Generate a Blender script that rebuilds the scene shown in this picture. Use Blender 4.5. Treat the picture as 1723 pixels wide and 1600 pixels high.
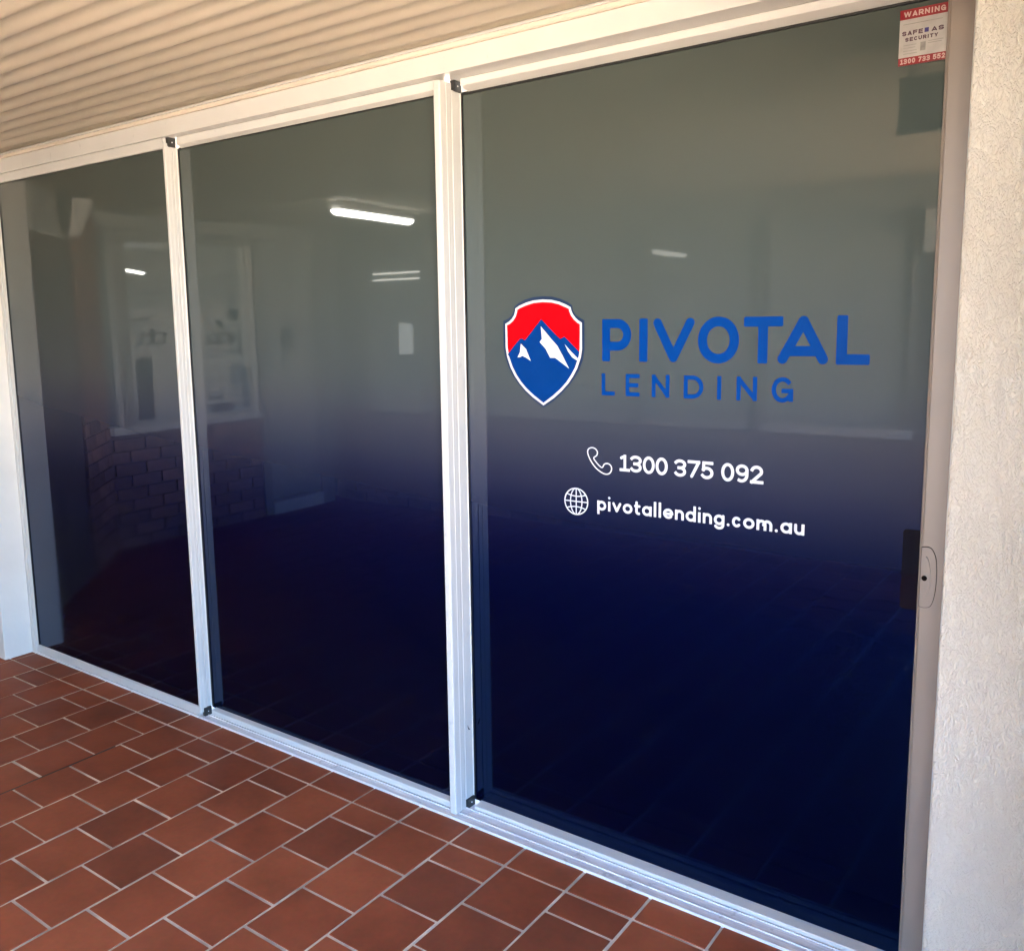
import bpy, bmesh, math, random
from mathutils import Matrix, Vector
random.seed(7)
R = math.radians
for o in list(bpy.data.objects):
    bpy.data.objects.remove(o, do_unlink=True)
scn = bpy.context.scene
C = scn.collection

# ------------------------------------------------------------------ camera
CAM = Vector((4.18414, -1.94472, 1.53603))
MX = Vector((0.79939826, 0.60051275, -0.01862417))
MY = Vector((0.07096099, -0.12515389, -0.9895964))
MZ = Vector((-0.59659615, 0.78976005, -0.14266078))
FPX, CX, CY, PW, PH = 1529.8, 795.17, 757.51, 1723.0, 1600.0
cam = bpy.data.cameras.new('camera')
cam.sensor_fit = 'HORIZONTAL'
cam.sensor_width = 36.0
cam.lens = FPX / PW * 36.0
cam.shift_x = (PW / 2 - CX) / PW
cam.shift_y = (CY - PH / 2) / PW
cam.clip_start = 0.05
cam.clip_end = 3000
camo = bpy.data.objects.new('camera', cam)
C.objects.link(camo)
m = Matrix.Identity(4)
for i in range(3):
    m[i][0] = MX[i]; m[i][1] = -MY[i]; m[i][2] = -MZ[i]; m[i][3] = CAM[i]
camo.matrix_world = m
scn.camera = camo

# ------------------------------------------------------------------ sky, sun, exposure
SUN_EL, SUN_AZ = R(62), R(205)         # azimuth clockwise from +Y (high sun behind the opposite shops; only the open court is lit)
w = bpy.data.worlds.new('World'); scn.world = w; w.use_nodes = True
nt = w.node_tree
sky = nt.nodes.new('ShaderNodeTexSky'); sky.sky_type = 'NISHITA'; sky.sun_disc = False
sky.sun_elevation = SUN_EL; sky.sun_rotation = SUN_AZ
bg = nt.nodes['Background']; bg.inputs['Strength'].default_value = 0.15
sky.air_density = 1.0; sky.dust_density = 0.0; sky.ozone_density = 10.0
nt.links.new(sky.outputs[0], bg.inputs['Color'])
sl = bpy.data.lights.new('sun', 'SUN'); sl.energy = 5.0; sl.angle = R(0.5); sl.color = (1.0, 0.90, 0.76)
so = bpy.data.objects.new('sun', sl); C.objects.link(so)
sd = Vector((math.sin(SUN_AZ) * math.cos(SUN_EL), math.cos(SUN_AZ) * math.cos(SUN_EL), math.sin(SUN_EL)))
so.rotation_euler = sd.to_track_quat('Z', 'Y').to_euler()
so.location = (9, 3, 8)
vs = scn.view_settings
vs.view_transform = 'Standard'; vs.look = 'None'; vs.gamma = 1.0; vs.use_curve_mapping = False
vs.exposure = 4.3

# ------------------------------------------------------------------ helpers
def nodes(name):
    mt = bpy.data.materials.new(name); mt.use_nodes = True
    return mt, mt.node_tree, mt.node_tree.nodes['Principled BSDF']

def mat(name, col, rough=0.5, var=0.06, scale=8.0, bump=0.0, bscale=120.0, spec=0.5, metal=0.0, rand=0.0, detail=4.0, dirt=0.0, stretch=None, ior=None):
    """plain paint / plastic / render: base colour broken up by noise, optional fine relief"""
    mt, t, p = nodes(name)
    p.inputs['Roughness'].default_value = rough
    p.inputs['Specular IOR Level'].default_value = spec
    p.inputs['Metallic'].default_value = metal
    if ior: p.inputs['IOR'].default_value = ior
    tc = t.nodes.new('ShaderNodeTexCoord')
    src = tc.outputs['Object']
    if stretch:
        mp = t.nodes.new('ShaderNodeMapping'); mp.inputs['Scale'].default_value = stretch
        t.links.new(src, mp.inputs['Vector']); src = mp.outputs[0]
    nz = t.nodes.new('ShaderNodeTexNoise'); nz.inputs['Scale'].default_value = scale; nz.inputs['Detail'].default_value = detail
    t.links.new(src, nz.inputs['Vector'])
    rp = t.nodes.new('ShaderNodeValToRGB')
    a = [max(0, c * (1 - var * 2.0)) for c in col]; b = [min(1, c * (1 + var)) for c in col]
    rp.color_ramp.elements[0].position = 0.3; rp.color_ramp.elements[1].position = 0.7
    rp.color_ramp.elements[0].color = (*a, 1); rp.color_ramp.elements[1].color = (*b, 1)
    t.links.new(nz.outputs['Fac'], rp.inputs['Fac'])
    out = rp.outputs['Color']
    if rand:
        oi = t.nodes.new('ShaderNodeObjectInfo')
        mr = t.nodes.new('ShaderNodeMapRange'); mr.inputs['To Min'].default_value = 1 - rand; mr.inputs['To Max'].default_value = 1 + rand * 0.7
        t.links.new(oi.outputs['Random'], mr.inputs['Value'])
        mx = t.nodes.new('ShaderNodeMix'); mx.data_type = 'RGBA'; mx.blend_type = 'MULTIPLY'; mx.inputs['Factor'].default_value = 1
        t.links.new(out, mx.inputs['A']); t.links.new(mr.outputs[0], mx.inputs['B']); out = mx.outputs['Result']
    t.links.new(out, p.inputs['Base Color'])
    rr = t.nodes.new('ShaderNodeMapRange'); rr.inputs['To Min'].default_value = max(0.02, rough - 0.07); rr.inputs['To Max'].default_value = min(1, rough + 0.1)
    t.links.new(nz.outputs['Fac'], rr.inputs['Value']); t.links.new(rr.outputs[0], p.inputs['Roughness'])
    if bump:
        n2 = t.nodes.new('ShaderNodeTexNoise'); n2.inputs['Scale'].default_value = bscale; n2.inputs['Detail'].default_value = 5
        t.links.new(src, n2.inputs['Vector'])
        bp = t.nodes.new('ShaderNodeBump'); bp.inputs['Strength'].default_value = bump; bp.inputs['Distance'].default_value = 0.002
        t.links.new(n2.outputs['Fac'], bp.inputs['Height']); t.links.new(bp.outputs[0], p.inputs['Normal'])
    return mt

M = {}
M['white'] = mat('white_powder_coat', (0.545, 0.54, 0.515), 0.32, 0.03, 5)
def scuff(mt, amount=0.45, scale=26.0, lo=0.70):
    t = mt.node_tree; p = t.nodes['Principled BSDF']
    src = p.inputs['Base Color'].links[0].from_socket
    tc = t.nodes.new('ShaderNodeTexCoord')
    mp = t.nodes.new('ShaderNodeMapping'); mp.inputs['Scale'].default_value = (1, 1, 0.5)
    t.links.new(tc.outputs['Object'], mp.inputs['Vector'])
    n = t.nodes.new('ShaderNodeTexNoise'); n.inputs['Scale'].default_value = scale; n.inputs['Detail'].default_value = 8; n.inputs['Roughness'].default_value = 0.7
    t.links.new(mp.outputs[0], n.inputs['Vector'])
    r = t.nodes.new('ShaderNodeMapRange'); r.inputs['From Min'].default_value = lo - 0.06; r.inputs['From Max'].default_value = lo; r.inputs['To Min'].default_value = 1.0; r.inputs['To Max'].default_value = 1 - amount
    t.links.new(n.outputs['Fac'], r.inputs['Value'])
    x = t.nodes.new('ShaderNodeMix'); x.data_type = 'RGBA'; x.blend_type = 'MULTIPLY'; x.inputs['Factor'].default_value = 1
    t.links.new(src, x.inputs['A']); t.links.new(r.outputs[0], x.inputs['B']); t.links.new(x.outputs['Result'], p.inputs['Base Color'])
scuff(M['white'], 0.16, 22, 0.70)
M['stilewhite'] = M['white']
M['sill'] = mat('sill_aluminium', (0.70, 0.70, 0.71), 0.30, 0.10, 30, 0.05, 200, stretch=(0.4, 6, 6))
scuff(M['sill'], 0.28, 18, 0.64)
M['black'] = mat('black_plastic', (0.018, 0.017, 0.016), 0.45, 0.2, 60)
M['hole'] = mat('dark_hole', (0.006, 0.004, 0.003), 0.9, 0.1, 60, spec=0.02)
M['gasket'] = mat('black_gasket', (0.008, 0.008, 0.008), 0.6, 0.2, 60)
M['pier'] = mat('painted_render', (0.70, 0.675, 0.62), 0.6, 0.05, 3, 0.25, 60)
M['soffit'] = mat('cream_colour_steel', (0.93, 0.835, 0.68), 0.42, 0.05, 1.6, 0.05, 90, stretch=(0.6, 3, 1))
M['trim'] = mat('cream_trim', (0.60, 0.53, 0.44), 0.45, 0.06, 6)
M['grout'] = mat('grout', (0.56, 0.465, 0.365), 0.9, 0.26, 7, 0.5, 300)
M['seal'] = mat('dark_sealant', (0.035, 0.018, 0.014), 0.6, 0.2, 40)
M['conc'] = mat('sandstone_paving', (0.72, 0.575, 0.40), 0.8, 0.12, 1.2, 0.3, 30)
M['roof'] = mat('roof_sheet', (0.35, 0.33, 0.30), 0.6, 0.1, 2)
M['brick'] = mat('red_brick', (0.30, 0.15, 0.095), 0.8, 0.2, 14, 0.5, 90, rand=0.35)
M['mortar'] = mat('mortar', (0.20, 0.125, 0.09), 0.9, 0.1, 20, 0.3, 120)
M['offwhite'] = mat('offwhite_gloss_paint', (0.66, 0.64, 0.59), 0.4, 0.05, 4)
M['dimframe'] = mat('weathered_grey_paint', (0.27, 0.26, 0.235), 0.5, 0.08, 6)  # frames toned to an even grey, darker than the off-white
M['greywall'] = mat('grey_painted_wall', (0.36, 0.36, 0.33), 0.6, 0.06, 3)
M['dimwall'] = mat('dark_brown_render', (0.11, 0.10, 0.09), 0.7, 0.1, 5)
M['service'] = mat('brown_door_paint', (0.13, 0.10, 0.08), 0.5, 0.15, 4)  # flat brown for the panel on the splay
M['darkdoor'] = mat('dark_blue_paint', (0.035, 0.04, 0.055), 0.5, 0.15, 4)
M['print_dark'] = mat('print_dark', (0.014, 0.014, 0.015), 0.6, 0.1, 20)
M['poster_blue'] = mat('poster_blue', (0.10, 0.16, 0.24), 0.5, 0.2, 12)
M['shopint'] = mat('shop_interior_paint', (0.28, 0.28, 0.26), 0.7, 0.1, 3)
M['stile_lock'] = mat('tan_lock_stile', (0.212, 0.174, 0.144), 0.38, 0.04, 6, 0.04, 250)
M['vinyl_blue'] = mat('vinyl_blue', (0.0005, 0.038, 0.195), 0.35, 0.03, 20, spec=0.06)
M['vinyl_navy'] = mat('vinyl_navy', (0.014, 0.028, 0.068), 0.4, 0.03, 20, spec=0.06)
M['vinyl_shield'] = mat('vinyl_shield_blue', (0.001, 0.032, 0.165), 0.35, 0.03, 20, spec=0.06)
M['vinyl_red'] = mat('vinyl_red', (0.56, 0.001, 0.005), 0.35, 0.02, 20, spec=0.06)
M['vinyl_white'] = mat('vinyl_white', (0.54, 0.55, 0.57), 0.35, 0.02, 20, spec=0.06)
M['plate'] = mat('black_gloss_plate', (0.0012, 0.0018, 0.006), 0.06, 0.1, 20)
M['stick_white'] = mat('sticker_white', (0.33, 0.315, 0.295), 0.3, 0.08, 30)
M['stick_red'] = mat('sticker_red', (0.19, 0.004, 0.008), 0.3, 0.10, 30)
M['stick_letter'] = mat('sticker_letter', (0.42, 0.30, 0.27), 0.35, 0.05, 30)
M['stick_ink'] = mat('sticker_ink', (0.05, 0.012, 0.028), 0.4, 0.1, 60)
M['stick_navy'] = mat('sticker_navy', (0.03, 0.02, 0.12), 0.4, 0.1, 60)
M['stick_grey'] = mat('sticker_fine_print', (0.20, 0.195, 0.18), 0.4, 0.15, 90)

# quarry tile: terracotta with mottled firing marks, a little sheen
def tile_mat():
    mt, t, p = nodes('quarry_tile')
    tc = t.nodes.new('ShaderNodeTexCoord'); oi = t.nodes.new('ShaderNodeObjectInfo')
    ad = t.nodes.new('ShaderNodeVectorMath'); ad.operation = 'ADD'
    cb = t.nodes.new('ShaderNodeCombineXYZ')
    mu = t.nodes.new('ShaderNodeMath'); mu.operation = 'MULTIPLY'; mu.inputs[1].default_value = 37.0
    t.links.new(oi.outputs['Random'], mu.inputs[0]); t.links.new(mu.outputs[0], cb.inputs[0]); t.links.new(mu.outputs[0], cb.inputs[2])
    t.links.new(tc.outputs['Object'], ad.inputs[0]); t.links.new(cb.outputs[0], ad.inputs[1])
    n1 = t.nodes.new('ShaderNodeTexNoise'); n1.inputs['Scale'].default_value = 7; n1.inputs['Detail'].default_value = 3
    n2 = t.nodes.new('ShaderNodeTexNoise'); n2.inputs['Scale'].default_value = 55; n2.inputs['Detail'].default_value = 6
    t.links.new(ad.outputs[0], n1.inputs['Vector']); t.links.new(ad.outputs[0], n2.inputs['Vector'])
    r1 = t.nodes.new('ShaderNodeValToRGB')
    e = r1.color_ramp.elements
    e[0].position = 0.0; e[0].color = (0.142, 0.048, 0.026, 1)
    e[1].position = 1.0; e[1].color = (0.300, 0.083, 0.036, 1)
    k = e.new(0.5); k.color = (0.240, 0.062, 0.027, 1)
    a1 = t.nodes.new('ShaderNodeMath'); a1.operation = 'MULTIPLY_ADD'; a1.inputs[1].default_value = 0.55; a1.inputs[2].default_value = 0.0
    a2 = t.nodes.new('ShaderNodeMath'); a2.operation = 'MULTIPLY_ADD'; a2.inputs[1].default_value = 0.70
    t.links.new(n1.outputs['Fac'], a1.inputs[0]); t.links.new(oi.outputs['Random'], a2.inputs[0]); t.links.new(a1.outputs[0], a2.inputs[2])
    t.links.new(a2.outputs[0], r1.inputs['Fac'])
    mx = t.nodes.new('ShaderNodeMix'); mx.data_type = 'RGBA'; mx.blend_type = 'OVERLAY'; mx.inputs['Factor'].default_value = 0.16
    t.links.new(r1.outputs[0], mx.inputs['A']); t.links.new(n2.outputs['Color'], mx.inputs['B'])
    # foot-worn stains that run on across the joints
    ge = t.nodes.new('ShaderNodeNewGeometry')
    n3 = t.nodes.new('ShaderNodeTexNoise'); n3.inputs['Scale'].default_value = 2.6; n3.inputs['Detail'].default_value = 6; n3.inputs['Roughness'].default_value = 0.62
    t.links.new(ge.outputs['Position'], n3.inputs['Vector'])
    r4 = t.nodes.new('ShaderNodeMapRange'); r4.inputs['From Min'].default_value = 0.32; r4.inputs['From Max'].default_value = 0.62; r4.inputs['To Min'].default_value = 0.72; r4.inputs['To Max'].default_value = 1.08
    t.links.new(n3.outputs['Fac'], r4.inputs['Value'])
    m4 = t.nodes.new('ShaderNodeMix'); m4.data_type = 'RGBA'; m4.blend_type = 'MULTIPLY'; m4.inputs['Factor'].default_value = 1
    t.links.new(mx.outputs['Result'], m4.inputs['A']); t.links.new(r4.outputs[0], m4.inputs['B'])
    t.links.new(m4.outputs['Result'], p.inputs['Base Color'])
    rr = t.nodes.new('ShaderNodeMapRange'); rr.inputs['To Min'].default_value = 0.42; rr.inputs['To Max'].default_value = 0.68
    t.links.new(n1.outputs['Fac'], rr.inputs['Value']); t.links.new(rr.outputs[0], p.inputs['Roughness'])
    p.inputs['Specular IOR Level'].default_value = 0.18
    bp = t.nodes.new('ShaderNodeBump'); bp.inputs['Strength'].default_value = 0.12; bp.inputs['Distance'].default_value = 0.002
    t.links.new(n2.outputs['Fac'], bp.inputs['Height']); t.links.new(bp.outputs[0], p.inputs['Normal'])
    return mt
M['tile'] = tile_mat()

# trowelled stucco
def stucco_mat():
    mt, t, p = nodes('white_stucco')
    tc = t.nodes.new('ShaderNodeTexCoord')
    mp = t.nodes.new('ShaderNodeMapping'); mp.inputs['Scale'].default_value = (1.0, 1.0, 0.42)
    t.links.new(tc.outputs['Object'], mp.inputs['Vector'])
    wn = t.nodes.new('ShaderNodeTexNoise'); wn.inputs['Scale'].default_value = 45; wn.inputs['Detail'].default_value = 2
    t.links.new(mp.outputs[0], wn.inputs['Vector'])
    mv = t.nodes.new('ShaderNodeMix'); mv.data_type = 'RGBA'; mv.blend_type = 'LINEAR_LIGHT'; mv.inputs['Factor'].default_value = 0.012
    t.links.new(mp.outputs[0], mv.inputs['A']); t.links.new(wn.outputs['Color'], mv.inputs['B'])
    n1 = t.nodes.new('ShaderNodeTexNoise'); n1.inputs['Scale'].default_value = 285; n1.inputs['Detail'].default_value = 2.5; n1.inputs['Roughness'].default_value = 0.5
    t.links.new(mv.outputs['Result'], n1.inputs['Vector'])
    r1 = t.nodes.new('ShaderNodeValToRGB'); r1.color_ramp.elements[0].position = 0.40; r1.color_ramp.elements[1].position = 0.66
    t.links.new(n1.outputs['Fac'], r1.inputs['Fac'])
    n2 = t.nodes.new('ShaderNodeTexNoise'); n2.inputs['Scale'].default_value = 420; n2.inputs['Detail'].default_value = 3
    t.links.new(mp.outputs[0], n2.inputs['Vector'])
    ad = t.nodes.new('ShaderNodeMath'); ad.operation = 'MULTIPLY_ADD'; ad.inputs[1].default_value = 0.18
    t.links.new(n2.outputs['Fac'], ad.inputs[0]); t.links.new(r1.outputs[0], ad.inputs[2])
    bp = t.nodes.new('ShaderNodeBump'); bp.inputs['Strength'].default_value = 0.8; bp.inputs['Distance'].default_value = 0.0038
    t.links.new(ad.outputs[0], bp.inputs['Height']); t.links.new(bp.outputs[0], p.inputs['Normal'])
    n3 = t.nodes.new('ShaderNodeTexNoise'); n3.inputs['Scale'].default_value = 2.2; n3.inputs['Detail'].default_value = 4
    t.links.new(tc.outputs['Object'], n3.inputs['Vector'])
    r3 = t.nodes.new('ShaderNodeValToRGB')
    r3.color_ramp.elements[0].position = 0.3; r3.color_ramp.elements[1].position = 0.7
    r3.color_ramp.elements[0].color = (0.55, 0.515, 0.435, 1); r3.color_ramp.elements[1].color = (0.63, 0.60, 0.525, 1)
    t.links.new(n3.outputs['Fac'], r3.inputs['Fac']); t.links.new(r3.outputs[0], p.inputs['Base Color'])
    p.inputs['Roughness'].default_value = 0.75
    return mt
M['stucco'] = stucco_mat()

# printed window film behind polished glass: grey above, running to navy below
def film_mat():
    mt, t, p = nodes('printed_film_glass')
    tc = t.nodes.new('ShaderNodeTexCoord'); sp = t.nodes.new('ShaderNodeSeparateXYZ')
    t.links.new(tc.outputs['Object'], sp.inputs[0])
    mr = t.nodes.new('ShaderNodeMapRange'); mr.inputs['From Min'].default_value = 0.0; mr.inputs['From Max'].default_value = 2.2
    t.links.new(sp.outputs['Z'], mr.inputs['Value'])
    rp = t.nodes.new('ShaderNodeValToRGB'); rp.color_ramp.interpolation = 'B_SPLINE'
    e = rp.color_ramp.elements
    stops = FILM
    e[0].position = stops[0][0] / 2.2; e[0].color = (*stops[0][1], 1)
    e[1].position = stops[-1][0] / 2.2; e[1].color = (*stops[-1][1], 1)
    for z, c in stops[1:-1]:
        k = e.new(z / 2.2); k.color = (*c, 1)
    t.links.new(mr.outputs[0], rp.inputs['Fac'])
    nz = t.nodes.new('ShaderNodeTexNoise'); nz.inputs['Scale'].default_value = 1.7; nz.inputs['Detail'].default_value = 3
    t.links.new(tc.outputs['Object'], nz.inputs['Vector'])
    m2 = t.nodes.new('ShaderNodeMapRange'); m2.inputs['To Min'].default_value = 0.92; m2.inputs['To Max'].default_value = 1.08
    t.links.new(nz.outputs['Fac'], m2.inputs['Value'])
    mx = t.nodes.new('ShaderNodeMix'); mx.data_type = 'RGBA'; mx.blend_type = 'MULTIPLY'; mx.inputs['Factor'].default_value = 1
    t.links.new(rp.outputs[0], mx.inputs['A']); t.links.new(m2.outputs[0], mx.inputs['B'])
    t.links.new(mx.outputs['Result'], p.inputs['Base Color'])
    n2 = t.nodes.new('ShaderNodeTexNoise'); n2.inputs['Scale'].default_value = 9; n2.inputs['Detail'].default_value = 5
    t.links.new(tc.outputs['Object'], n2.inputs['Vector'])
    m3 = t.nodes.new('ShaderNodeMapRange'); m3.inputs['To Min'].default_value = 0.015; m3.inputs['To Max'].default_value = 0.03
    t.links.new(n2.outputs['Fac'], m3.inputs['Value'])
    m6 = t.nodes.new('ShaderNodeMapRange'); m6.inputs['From Min'].default_value = 0.45; m6.inputs['From Max'].default_value = 0.92; m6.inputs['To Min'].default_value = 0.08; m6.inputs['To Max'].default_value = 0.0
    t.links.new(sp.outputs['Z'], m6.inputs['Value'])
    a6 = t.nodes.new('ShaderNodeMath'); a6.operation = 'ADD'
    t.links.new(m3.outputs[0], a6.inputs[0]); t.links.new(m6.outputs[0], a6.inputs[1]); t.links.new(a6.outputs[0], p.inputs['Roughness'])
    p.inputs['IOR'].default_value = 1.56
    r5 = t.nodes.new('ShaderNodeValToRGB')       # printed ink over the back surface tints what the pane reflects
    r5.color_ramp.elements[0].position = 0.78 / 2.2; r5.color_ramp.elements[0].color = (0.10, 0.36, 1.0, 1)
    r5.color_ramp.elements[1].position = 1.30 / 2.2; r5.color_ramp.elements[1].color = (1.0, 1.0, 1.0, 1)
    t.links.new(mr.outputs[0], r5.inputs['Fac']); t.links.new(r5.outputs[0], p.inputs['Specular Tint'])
    n4 = t.nodes.new('ShaderNodeTexNoise'); n4.inputs['Scale'].default_value = 1.3; n4.inputs['Detail'].default_value = 1
    t.links.new(tc.outputs['Object'], n4.inputs['Vector'])
    bp = t.nodes.new('ShaderNodeBump'); bp.inputs['Strength'].default_value = 0.06; bp.inputs['Distance'].default_value = 0.01
    t.links.new(n4.outputs['Fac'], bp.inputs['Height']); t.links.new(bp.outputs[0], p.inputs['Normal'])
    return mt
FILM = [(0.0, (0.0001, 0.0003, 0.0052)), (0.55, (0.0001, 0.0004, 0.0068)), (0.86, (0.0004, 0.0010, 0.0145)),
        (1.02, (0.0050, 0.0076, 0.030)), (1.20, (0.034, 0.039, 0.060)), (1.36, (0.050, 0.063, 0.067)), (1.70, (0.051, 0.066, 0.061)), (2.2, (0.049, 0.061, 0.054))]
M['film'] = film_mat()

def emit(name, col, s):
    mt, t, p = nodes(name)
    p.inputs['Base Color'].default_value = (0.8, 0.8, 0.78, 1)
    p.inputs['Emission Color'].default_value = (*col, 1); p.inputs['Emission Strength'].default_value = s
    return mt
M['tube'] = emit('lit_diffuser', (1.0, 0.97, 0.88), 4.0)
M['tube_small'] = emit('lit_diffuser_small', (1.0, 0.97, 0.88), 2.6)
M['screen'] = emit('lit_panel', (0.95, 1.0, 0.98), 0.11)  # glow put on a small window patch, no lamp behind it
M['tube_dim'] = emit('lit_diffuser_dim', (1.0, 0.95, 0.85), 0.45)  # shared by the far batten and the added window strips

def glass_mat():
    mt, t, p = nodes('shop_glass')
    p.inputs['Base Color'].default_value = (0.75, 0.8, 0.78, 1)
    p.inputs['Roughness'].default_value = 0.02; p.inputs['IOR'].default_value = 1.3
    p.inputs['Alpha'].default_value = 0.30
    return mt
M['glass'] = glass_mat()

def origin(o):
    v = Vector((0, 0, 0))
    while o:
        v = v + o.location; o = o.parent
    return v

def obj(name, bm, ma, parent=None, smooth=False):
    """one mesh object; the bmesh is in world metres"""
    me = bpy.data.meshes.new(name)
    if parent:
        bmesh.ops.translate(bm, verts=bm.verts, vec=-origin(parent))
    bm.normal_update(); bm.to_mesh(me); bm.free()
    me.materials.append(M[ma])
    if smooth:
        for p in me.polygons: p.use_smooth = True
    o = bpy.data.objects.new(name, me); C.objects.link(o)
    o.parent = parent
    return o

def tag(o, label=None, cat=None, group=None, kind=None):
    if label: o['label'] = label
    if cat: o['category'] = cat; o['kind'] = 'thing'
    if group: o['group'] = group
    if kind: o['kind'] = kind
    return o

def thing(name, loc, label, cat, group=None):
    o = bpy.data.objects.new(name, None); C.objects.link(o); o.location = loc
    o.empty_display_size = 0.1
    return tag(o, label, cat, group)

def box(bm, x0, x1, y0, y1, z0, z1, bev=0.0):
    r = bmesh.ops.create_cube(bm, size=1)
    bmesh.ops.scale(bm, vec=(x1 - x0, y1 - y0, z1 - z0), verts=r['verts'])
    bmesh.ops.translate(bm, vec=((x0 + x1) / 2, (y0 + y1) / 2, (z0 + z1) / 2), verts=r['verts'])
    if bev:
        es = list({e for v in r['verts'] for e in v.link_edges})
        bmesh.ops.bevel(bm, geom=es, offset=bev, segments=2, affect='EDGES', profile=0.5)
    return bm

def bx(*a, bev=0.0):
    return box(bmesh.new(), *a, bev=bev)

def prism(pts, axis, a0, a1, bm=None):
    """closed 2-D outline extruded along an axis ('X','Y','Z'); pts are the two other coordinates in order"""
    bm = bm or bmesh.new()
    def P(p, a):
        return {'X': (a, p[0], p[1]), 'Y': (p[0], a, p[1]), 'Z': (p[0], p[1], a)}[axis]
    A = [bm.verts.new(P(p, a0)) for p in pts]; B = [bm.verts.new(P(p, a1)) for p in pts]
    n = len(pts)
    for i in range(n):
        bm.faces.new((A[i], A[(i + 1) % n], B[(i + 1) % n], B[i]))
    bm.faces.new(A); bm.faces.new(B)
    bmesh.ops.recalc_face_normals(bm, faces=bm.faces)
    return bm

def pix(P):
    d = Vector(P) - CAM
    z = d.dot(MZ)
    if z < 0.05: return None
    return CX + FPX * d.dot(MX) / z, CY + FPX * d.dot(MY) / z

# ================================================================== SETTING
# ---- outside ground and walkway floor
g = bmesh.new()
bmesh.ops.create_grid(g, x_segments=8, y_segments=8, size=900)
bmesh.ops.translate(g, vec=(0, 0, -0.03), verts=g.verts)
tag(obj('ground', g, 'conc'), kind='structure')

XL, XR, YB, YF = -1.46, 4.40, -3.32, 0.106     # covered walkway
floor = tag(obj('tiled_floor', bx(XL - 0.4, XR, YB - 0.05, 0.30, -0.029, -0.0022), 'grout'), kind='structure')

PITCH, G = 0.2, 0.0086
mesh_cache = {}
def tile_mesh(w_, d_):
    k = (round(w_, 4), round(d_, 4))
    if k not in mesh_cache:
        b = bx(-w_ / 2, w_ / 2, -d_ / 2, d_ / 2, -0.016, 0, bev=0.0016)
        me = bpy.data.meshes.new('tile'); b.to_mesh(me); b.free(); me.materials.append(M['tile'])
        mesh_cache[k] = me
    return mesh_cache[k]
rest = bmesh.new()
cells = []
for c in range(-9, 28):
    x0 = c * PITCH
    cells.append((x0, x0 + PITCH, 0.0, 0.112))
    y = 0.0; first = True
    while y > YB:
        d = PITCH
        if first and c % 2: d = PITCH / 2
        first = False
        cells.append((x0, x0 + PITCH, max(y - d, YB - 0.06), y)); y -= d
for x0, x1, y0, y1 in cells:
    if x1 > XR or x0 < XL - 0.4: continue
    cx_, cy_ = (x0 + x1) / 2, (y0 + y1) / 2
    jx, jy, jz = random.uniform(-.0010, .0010), random.uniform(-.0012, .0012), random.uniform(-.0006, .0006)
    pts = [pix((a, b, 0)) for a in (x0, x1) for b in (y0, y1)]
    vis = any(p and -10 < p[0] < 1733 and p[1] < 1610 for p in pts) and not (x1 < -0.03 and y1 > -0.02)
    W_, D_ = x1 - x0 - G, y1 - y0 - G
    if vis:
        t = bpy.data.objects.new('tile', tile_mesh(W_, D_)); C.objects.link(t)
        t.parent = floor; t.location = (cx_ + jx, cy_ + jy, jz)
        t.rotation_euler = (random.uniform(-.002, .002), random.uniform(-.002, .002), random.uniform(-.002, .002))
    else:
        box(rest, cx_ - W_ / 2 + jx, cx_ + W_ / 2 + jx, cy_ - D_ / 2 + jy, cy_ + D_ / 2 + jy, -0.016, jz)
tag(obj('tile_field', rest, 'tile', floor), 'red quarry tiles beyond the edges of the photograph', kind='stuff')
obj('sealant_joint', bx(1.2 - 0.0034, 1.2 + 0.0034, -1.9, -0.22, -0.004, -0.0006), 'seal', floor)

# ---- building shell: roof over the walkway (blocks sky and sun) and the shops' masses
tag(obj('veranda_roof', bx(-6.5, XR + 0.05, -3.42, 5.0, 2.40, 2.56), 'roof'), 'flat sheet roof above the walkway soffit', 'roof')
tag(obj('flat_canopy', bx(-6.5, 3.34, -8.5, -3.422, 2.40, 2.56), 'roof'), 'flat sheet canopy above the opposite shop', 'canopy')

# ---- corrugated soffit
b = bmesh.new()
SZ, AMP, RP, PH0 = 2.2874, 0.0080, 0.0800, 0.082
def prof(y):
    u = ((y - PH0) / RP) % 1.0
    s = 0.5 - 0.5 * math.cos(2 * math.pi * u)      # 0 at the dark valley
    s = s ** 1.15
    return SZ + AMP - 2 * AMP * s
ys = []
y = YB - 0.05
while y <= 0.103:
    ys.append(y); y += RP / 14
ys.append(0.103)
for xa, xb in ((XL - 0.4, XR),):
    ro = [(b.verts.new((xa, yy, prof(yy))), b.verts.new((xb, yy, prof(yy)))) for yy in ys]
    for i in range(len(ro) - 1):
        b.faces.new((ro[i][0], ro[i + 1][0], ro[i + 1][1], ro[i][1]))
for f in b.faces:
    if f.normal.z > 0: f.normal_flip()
bmesh.ops.solidify(b, geom=b.faces[:], thickness=-0.0008)
sof = tag(obj('corrugated_soffit', b, 'soffit', smooth=True), 'cream corrugated metal soffit running above the shopfront', 'soffit')

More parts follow.
